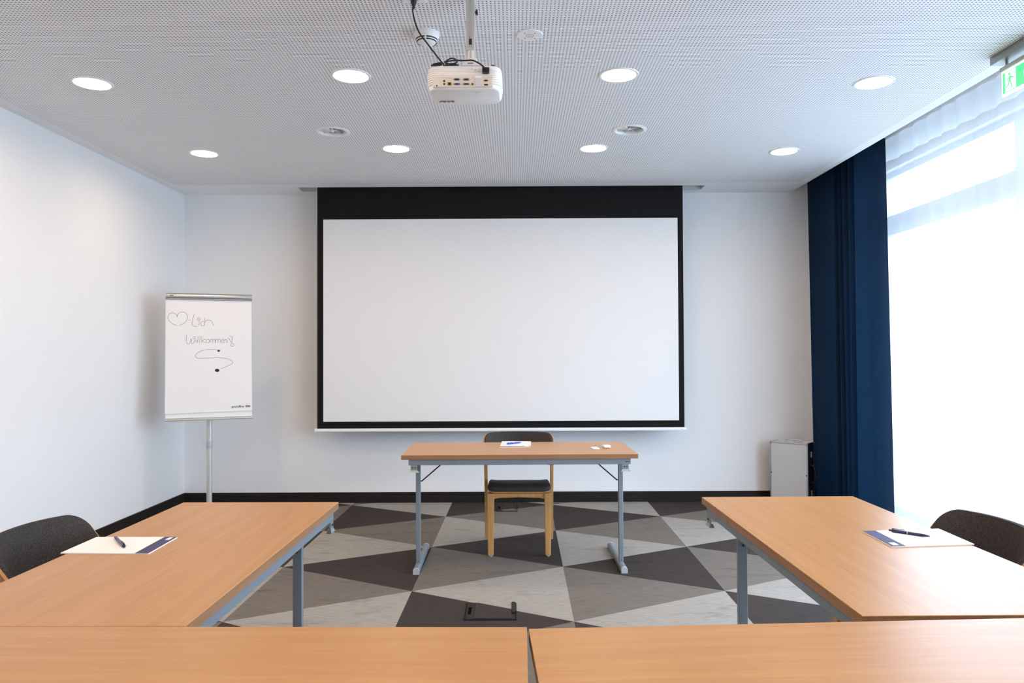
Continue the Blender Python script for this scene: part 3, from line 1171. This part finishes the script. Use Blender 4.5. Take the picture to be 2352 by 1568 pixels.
bm = NB(); cyl(bm, (0, .045, .03), (0, .045, .90), .021, seg=24); cyl(bm, (0, .045, .90), (0, .075, 1.30), .015, seg=20)
obj('pole', bm, alu_light, fc, smooth=40)
bm = NB(); cyl(bm, (0, .045, .60), (0, .045, .66), .024, seg=24)
obj('height_collar', bm, plastic_grey, fc, smooth=40)
bm = NB(); lathe(bm, [(0, 0), (.27, 0), (.27, .008), (.25, .016), (.06, .030), (.03, .045), (0, .045)], 48, center=(0, .045, 0))
obj('base_disc', bm, alu_light, fc, smooth=40)

# paper pad clamped in the flip chart (own thing), its writing as flat ink
pp = thing('paper_pad', 'big white sheet on the flip chart with handwritten welcome', 'paper pad', (ctr.x, ctr.y, 0), ang)
PBOT = on_board(480, 946).z
bm = NB()
pts = [(-BW / 2 + .001, PBOT - .006), (BW / 2 - .004, PBOT + .002), (BW / 2 - .006, BH - .058), (-BW / 2 + .001, BH - .058)]
prism(bm, [MB @ Vector((x, -.004, z)) for x, z in pts], MB.to_3x3() @ Vector((0, .007, 0)))
obj('sheets', bm, paper, pp)
YP = -.0045
zx = lambda x, y: on_board(340 + x / 4.357, 640 + y / 4.3556, YP)


def ring_pts(cx, cy, rx, ry=None, n=14):
    ry = ry or rx
    return [(cx + rx * math.cos(2 * math.pi * k / n), cy + ry * math.sin(2 * math.pi * k / n)) for k in range(n + 1)]


def ribbon(bm, pts, w, n=6):
    q = spline([(zx(*p).x, zx(*p).z, 0) for p in pts], n) if len(pts) > 2 else [Vector((zx(*p).x, zx(*p).z, 0)) for p in pts]
    vs_ = []
    for i, p in enumerate(q):
        d = (q[min(i + 1, len(q) - 1)] - q[max(i - 1, 0)]).normalized()
        nn = Vector((-d.y, d.x, 0)) * w / 2
        vs_.append([bm.verts.new(MB @ Vector((e.x, YP, e.y))) for e in (p - nn, p + nn)])
    for a, b in zip(vs_, vs_[1:]):
        bm.faces.new((a[0], a[1], b[1], b[0]))


sh50 = lambda pts, d: [(x + d, y) for x, y in pts]
m_strokes = [[(622, 605), (622, 640)], [(622, 616), (634, 604), (645, 610), (647, 640)], [(648, 614), (660, 604), (670, 610), (672, 640)]]
for nm, strokes in {
    'heart_drawing': [[(292, 383), (280, 355), (250, 340), (218, 347), (200, 378), (208, 415), (245, 450), (292, 470)], [(292, 383), (300, 350), (335, 332), (375, 340), (395, 375), (390, 410), (360, 445), (312, 468)]],
    'handwriting_lich': [[(405, 412), (422, 412)], [(466, 347), (450, 400), (440, 448), (450, 470), (472, 476), (492, 473)], [(515, 420), (508, 470)], ring_pts(508, 403, 14), [(556, 425), (535, 430), (527, 452), (540, 471), (562, 465)], [(568, 388), (562, 470)], [(564, 440), (590, 415), (625, 418), (645, 440), (653, 472)]],
    'handwriting_willkommen': [[(388, 558), (382, 600), (388, 640), (405, 654), (425, 630), (431, 600), (434, 640), (446, 650), (462, 630), (466, 604)], [(482, 606), (479, 640)], ring_pts(464, 590, 12), [(501, 575), (495, 640)], [(521, 575), (515, 640)], [(541, 572), (536, 640)], [(575, 600), (541, 622), (578, 640)], ring_pts(598, 622, 17, 17)] + m_strokes + [sh50(s_, 54) for s_ in m_strokes] + [[(738, 622), (757, 618), (751, 603), (737, 610), (734, 632), (758, 640)], [(768, 605), (766, 643)], [(768, 616), (783, 605), (790, 618), (792, 645)], [(803, 590), (838, 643)], [(838, 643), (846, 578)], [(846, 578), (812, 577)], ring_pts(842, 662, 18, 13)],
    'swirl_drawing': [[(697, 713), (640, 706), (570, 712), (505, 735), (475, 765), (480, 785), (510, 795), (600, 793), (700, 790), (770, 795), (825, 812), (847, 835), (830, 855), (780, 880), (725, 900)]],
}.items():
    bm = NB()
    for s_ in strokes:
        ribbon(bm, s_, .0024)
    obj(nm, bm, ink, pp)
for cx_, cy_, rx_, ry_ in ((707, 720, 12.5, 11), (692, 916, 23, 15.5)):
    bm = NB()
    bm.faces.new([bm.verts.new(MB @ Vector((zx(a, b).x, YP - .0003, zx(a, b).z))) for a, b in ring_pts(cx_, cy_, rx_, ry_, 20)[:-1]])
    obj('ink_dot', bm, ink_black, pp)
q = zx(898, 1278)
lt = text('maker_print', 'pro/office', .026, ink_black, pp, MB @ Vector((q.x, YP - .0006, q.z)), (math.pi / 2 - LEAN, 0, 0), 0)
lt.scale = (.95, 1, 1)
bm = NB()
for k in range(9):
    a = zx(976 + k * 5.2, 1285); b_ = zx(976 + k * 5.2 + (2.6 if k % 2 else 3.6), 1263)
    bm.faces.new([bm.verts.new(MB @ Vector((x, YP - .0003, z))) for x, z in ((a.x, a.z), (b_.x, a.z), (b_.x, b_.z), (a.x, b_.z))])
obj('barcode_print', bm, ink, pp)


# ------------------------------------------------------------------ notepads, pens, remotes
def notepad(label, tl, trc, br_, bl_, band_t, z0=TT):
    """corners on the table; tl-trc is the banded edge side"""
    A, B, C, D = (Vector((p.x, p.y, 0)) for p in (tl, trc, br_, bl_))
    cen = (A + B + C + D) / 4
    t = thing('notepad', label, 'notepad', (cen.x, cen.y, z0), 0, 'notepads on the tables')
    h = .0035
    bm = NB(); prism(bm, [p - cen for p in (A, B, C, D)], (0, 0, h))
    obj('sheets', bm, paper, t)
    # band along edge A-B, depth band_t of the way towards D / C
    lz = Vector((0, 0, h))
    A2, B2 = A.lerp(D, band_t), B.lerp(C, band_t)
    bm = NB(); prism(bm, [p - cen + lz for p in (A, B, B2, A2)], (0, 0, .0003))
    bd = obj('navy_band', bm, navy_print, t)
    return t, bd, cen, (A, B, C, D), lz


def band_logo(bd, cen, quad, lz, s0, s1, t0, t1):
    A, B, C, D = quad
    f = lambda s_, t_: (A.lerp(B, s_)).lerp(D.lerp(C, s_), t_) - cen + lz + Vector((0, 0, .0003))
    bm = NB(); prism(bm, [f(s0, t0), f(s1, t0), f(s1, t1), f(s0, t1)], (0, 0, .0002))
    obj('band_logo', bm, paper, bd)


def pen(label, p0, p1, z, m, click_first=True):
    """p0 clicker end, p1 tip"""
    a = Vector((p0.x, p0.y, 0)); b = Vector((p1.x, p1.y, 0))
    c_ = (a + b) / 2
    t = thing('pen', label, 'pen', (c_.x, c_.y, z), math.atan2(b.y - a.y, b.x - a.x), 'blue ballpoint pens')
    L = (b - a).length
    r = .0052
    def spun(prof, name, mm):
        bm = NB()
        rings = [[(x, rr * math.cos(2 * math.pi * k / 18), r + rr * math.sin(2 * math.pi * k / 18)) for k in range(18)] for x, rr in prof]
        loft(bm, rings)
        return obj(name, bm, mm, t, smooth=40)
    spun([(-L / 2 + .010, r), (-.02, r), (L / 2 - .028, r * .95), (L / 2 - .014, r * .72), (L / 2 - .004, r * .3)], 'barrel', m)
    spun([(L / 2 - .005, r * .3), (L / 2, r * .12)], 'tip', zinc)
    spun([(-L / 2, r * .62), (-L / 2 + .010, r * .62)], 'clicker', m)
    spun([(-L * .06, r * 1.03), (-L * .06 + .003, r * 1.03)], 'ring', zinc)
    bm = NB(); box(bm, -L / 2 + .010, -L / 2 + .050, -.0022, .0022, 2 * r + .0012, 2 * r + .0032); box(bm, -L / 2 + .010, -L / 2 + .015, -.0022, .0022, 1.7 * r, 2 * r + .0013)
    obj('clip', bm, m, t, bevel=.0006)
    return t


PT = lambda u, v: P(u, v, 2, TT)
# left: banded edge towards the room
_, bd, cen, quad, lz = notepad('white notepad with navy band on the table along the plain wall', PT(407, 1235), PT(340.7, 1273.0), PT(139, 1271.5), PT(222, 1235), .155)
band_logo(bd, cen, quad, lz, .04, .20, .035, .085)
pen('short-looking dark blue pen on the notepad by the plain wall', PT(286, 1261), PT(263, 1237), TT + .0036, blue_pen_dark)
_, bd, cen, quad, lz = notepad('white notepad with navy band on the table along the curtains', PT(1981.3, 1221.4), PT(2049, 1257.0), PT(2238, 1251.3), PT(2156, 1215.6), .165)
band_logo(bd, cen, quad, lz, .78, .94, .04, .11)
pen('dark blue ballpoint pen lying on the notepad by the curtains', PT(2042, 1222.7), PT(2138.7, 1237.7), TT + .0036, blue_pen_dark)
_, bd, cen, quad, lz = notepad('white notepad with navy band on the table by the projection screen', PT(1148, 1027), PT(1219, 1026.5), PT(1219.5, 1014.2), PT(1153, 1014.2), .10)
band_logo(bd, cen, quad, lz, .80, .94, .010, .09)
pen('bright blue pen on the notepad by the projection screen', PT(1164, 1022), PT(1198, 1018.2), TT + .0036, mat('bright_blue_pen', lin(20, 70, 190), .2))


def remote(label, cx_, cy_, rz, w, d, h, taper, buttons):
    t = thing('remote_control', label, 'remote', (cx_, cy_, TT), rz, 'small white remotes')
    bm = NB()
    loft(bm, [[(x, y, z) for x, y in rrect(w * k, d * k, .008, 4)] for z, k in ((0, taper), (h * .35, 1.0), (h * .8, 1.0), (h, .93))])
    b = obj('body', bm, white_plastic, t, smooth=30)
    for (x, y, bw, bd_) in buttons:
        bm = NB(); box(bm, x - bw / 2, x + bw / 2, y - bd_ / 2, y + bd_ / 2, h, h + .0015)
        obj('button', bm, mat('remote_button', (.70, .70, .69), .45), t, bevel=.0005)


q1, q2 = PT(1366.5, 1030), PT(1393, 1028)
remote('thin square white remote on the table by the projection screen', q1.x, q1.y, .10, .046, .085, .008, .96, [(0, .01, .016, .012)])
remote('thicker white remote with small buttons on the table by the projection screen', q2.x, q2.y, .06, .046, .075, .017, .74,
       [(-.011, .016, .007, .006), (.0, .016, .007, .006), (.011, .016, .007, .006), (-.006, .003, .007, .006), (.006, .003, .007, .006)])


# ------------------------------------------------------------------ floor boxes
def floor_box(label, x0, x1, y0, y1, inlay):
    cx_, cy_ = (x0 + x1) / 2, (y0 + y1) / 2
    t = thing('floor_box', label, 'floor socket', (cx_, cy_, 0), 0, 'square floor boxes in the carpet')
    w, d = x1 - x0, y1 - y0
    bm = NB()
    e = .008
    box(bm, -w / 2, w / 2, -d / 2, -d / 2 + e, 0, .004); box(bm, -w / 2, w / 2, d / 2 - .004, d / 2, 0, .0025)
    box(bm, -w / 2, -w / 2 + e, -d / 2 + e, d / 2 - .004, 0, .004); box(bm, w / 2 - .004, w / 2, -d / 2 + e, d / 2 - .004, 0, .004)
    obj('frame', bm, mat('floor_box_frame', (.012, .011, .011), .8, spec=.15), t)
    bm = NB(); box(bm, -w / 2 + e, -w / 2 + .050, -d / 2 + e, d / 2 - .004, 0, .005)
    gp = obj('grip_plate', bm, mat('floor_box_plastic', (.030, .026, .024), .8, spec=.15), t, bevel=.001)
    bm = NB(); box(bm, -w / 2 + .017, -w / 2 + .034, -.055, .055, .0045, .0056)
    obj('grip_slot', bm, mat('slot_black', (.002, .002, .002), .9, spec=.05), gp)
    bm = NB(); box(bm, w / 2 - .024, w / 2 - .006, -d / 2 + .10, d / 2 - .004, .001, .010)
    obj('cable_flap', bm, mat('flap_grey', (.03, .033, .033), .8, spec=.15), t, bevel=.002)
    # carpet inlay on the lid follows the pattern around it
    lx0, lx1, ly0, ly1 = x0 + .052, x1 - .026, y0 + .020, y1 - .006
    for tri, tone in carpet_tris():
        poly = clip_poly(tri, lx0, lx1, ly0, ly1)
        if len(poly) >= 3:
            bm = NB(); prism(bm, [(x - cx_, y - cy_, .0) for x, y in poly], (0, 0, .005))
            obj('lid_inlay', bm, tone, t)


floor_box('square floor socket lid in the open carpet between the tables', *FBOX[0], True)
floor_box('square floor socket lid in the carpet behind the oak chair, near the skirting', *FBOX[1], True)

# ------------------------------------------------------------------ aluminium case
CA = math.radians(-40)
cw, cd, chh = .335, .175, .572
cpos = Vector((2.472, 6.70, 0))
cs = thing('equipment_case', 'silver aluminium case with black sides standing by the back wall', 'case', cpos, CA)
bm = NB(); box(bm, -cw / 2 + .006, cw / 2 - .006, -cd / 2 + .006, cd / 2 - .006, .006, chh - .006)
obj('shell', bm, case_black, cs, bevel=.004)
for y0_, y1_, nm in ((-cd / 2, -cd / 2 + .007, 'front_panel'), (cd / 2 - .007, cd / 2, 'back_panel')):
    bm = NB(); box(bm, -cw / 2 + .010, cw / 2 - .010, y0_ + .001, y1_, .010, chh - .010)
    obj(nm, bm, case_silver, cs)
bm = NB(); box(bm, -cw / 2 + .010, cw / 2 - .010, -cd / 2 + .012, cd / 2 - .012, chh - .008, chh - .003)
obj('top_panel', bm, case_silver, cs)
for y in (-cd / 2, cd / 2 - .014):
    for x in (-cw / 2, cw / 2 - .014):
        bm = NB(); box(bm, x, x + .014, y, y + .014, .014, chh - .014)
        obj('corner_profile', bm, alu if y < 0 else case_black, cs, bevel=.003)
    for z in (0, chh - .014):
        bm = NB(); box(bm, -cw / 2 + .014, cw / 2 - .014, y, y + .014, z, z + .014)
        obj('edge_profile', bm, alu, cs, bevel=.003)
for x in (-cw / 2, cw / 2 - .014):
    for z in (0, chh - .014):
        bm = NB(); box(bm, x, x + .014, -cd / 2 + .014, cd / 2 - .014, z, z + .014)
        obj('edge_profile', bm, case_black if x > 0 else alu, cs, bevel=.003)
        for y in (-cd / 2, cd / 2 - .02):
            bm = NB(); box(bm, x - .001 if x < 0 else x - .005, x + .019 if x < 0 else x + .015, y - .001, y + .021, z - .0 if z == 0 else z - .006, z + .020 if z == 0 else z + .015)
            obj('corner_cap', bm, zinc, cs, bevel=.004)
for x in (-cw / 2 + .012, cw / 2 - .012):
    bm = NB(); lathe(bm, [(0, 0), (.006, 0), (.005, .003), (0, .004)], 14)
    for v in bm.verts:
        v.co = Vector((x + v.co.x, -cd / 2 - v.co.z + .001, .295 + v.co.y))
    obj('stud', bm, dark_steel, cs)
bm = NB(); tube(bm, spline([(-.055, 0, chh - .004), (-.052, 0, chh + .014), (0, 0, chh + .018), (.075, 0, chh + .014), (.078, 0, chh - .004)], 6), .006, 8)
th_ = obj('top_handle', bm, alu, cs, smooth=True)
bm = NB(); box(bm, -.018, .022, -.012, .012, chh - .004, chh + .010)
obj('handle_latch', bm, alu_light, th_, bevel=.003)
bm = NB(); tube(bm, spline([(cw / 2 - .004, 0, .375), (cw / 2 + .022, 0, .365), (cw / 2 + .034, 0, .300), (cw / 2 + .022, 0, .235), (cw / 2 - .004, 0, .225)], 6), .008, 8)
obj('side_handle', bm, black_plastic, cs, smooth=True)
for z in (.47, .13):
    bm = NB(); box(bm, cw / 2 - .002, cw / 2 + .007, -.014, .014, z - .025, z + .025)
    lt_ = obj('latch', bm, alu, cs, bevel=.002)

# ------------------------------------------------------------------ curtains
def fold_sheet(name, m, path, zs, parent=None, flare=None, n=6, smooth=True):
    bm = NB()
    q = spline([(x, y, 0) for x, y in path], n)
    rows = []
    for z in zs:
        row = []
        for i, p_ in enumerate(q):
            d = Vector((0, 0, 0)) if flare is None else flare(i / (len(q) - 1), z)
            row.append(bm.verts.new((p_.x + d.x, p_.y + d.y, z)))
        rows.append(row)
    for a, b in zip(rows, rows[1:]):
        for i in range(len(q) - 1):
            bm.faces.new((a[i], a[i + 1], b[i + 1], b[i]))
    return obj(name, bm, m, parent, smooth=smooth)


zs = [.015 + (HP - .045 - .015) * k / 20 for k in range(21)]
dr = thing('curtain', 'dark navy floor length curtain gathered beside the sheer curtain', 'curtain', (2.76, 6.3, 0))
dpath = [(2.712, 6.9295), (2.715, 6.85), (2.728, 6.70), (2.738, 6.55), (2.742, 6.43), (2.716, 6.37), (2.785, 6.335), (2.708, 6.28), (2.795, 6.245), (2.702, 6.185), (2.800, 6.14), (2.706, 6.075), (2.806, 6.03), (2.702, 5.955), (2.705, 5.89), (2.718, 5.82), (2.748, 5.77), (2.80, 5.745), (2.855, 5.755)]
bm_path = [(x - 2.76, y - 6.3) for x, y in dpath]


def drape_flare(t_, z):
    k = 1 - z / HP
    return Vector((.012 * math.sin(t_ * 40) * k + .012 + .035 * k * (1 - t_) ** 2, -.055 * k * t_ ** 2, 0))


d_o = fold_sheet('fabric', drape_mat, bm_path, zs, dr, drape_flare, 6)
bm = NB(); box(bm, -.03, .10, -.56, .58, HP - .045, HP - .005)
obj('curtain_rail', bm, white_metal, dr)

sh_ = thing('sheer_curtain', 'white translucent sheer curtain with pleats across the whole window wall', 'curtain', (2.935, 2.3, 0))
spath = []
y = 6.45
i = 0
import random
rnd = random.Random(4)
while y > 0.0:
    step = rnd.uniform(.16, .22)
    a = rnd.uniform(.011, .019)
    spath += [(a * .6, y - 2.3), (-a * .3, y - step * .22 - 2.3), (-a, y - step * .50 - 2.3), (-a * .45, y - step * .74 - 2.3)]
    y -= step
zsh = [.02 + (H - .02) * k / 12 for k in range(13)]
so_ = fold_sheet('fabric', sheer_mat, spath, zsh, sh_, None, 4)
fold_sheet('header_tape', header_mat, spath, [H, H + .06, HP - .03], sh_, None, 4)
bm = NB(); box(bm, -.015, .035, -2.5, 4.2, HP - .03, HP - .004)
obj('curtain_rail', bm, white_metal, sh_)
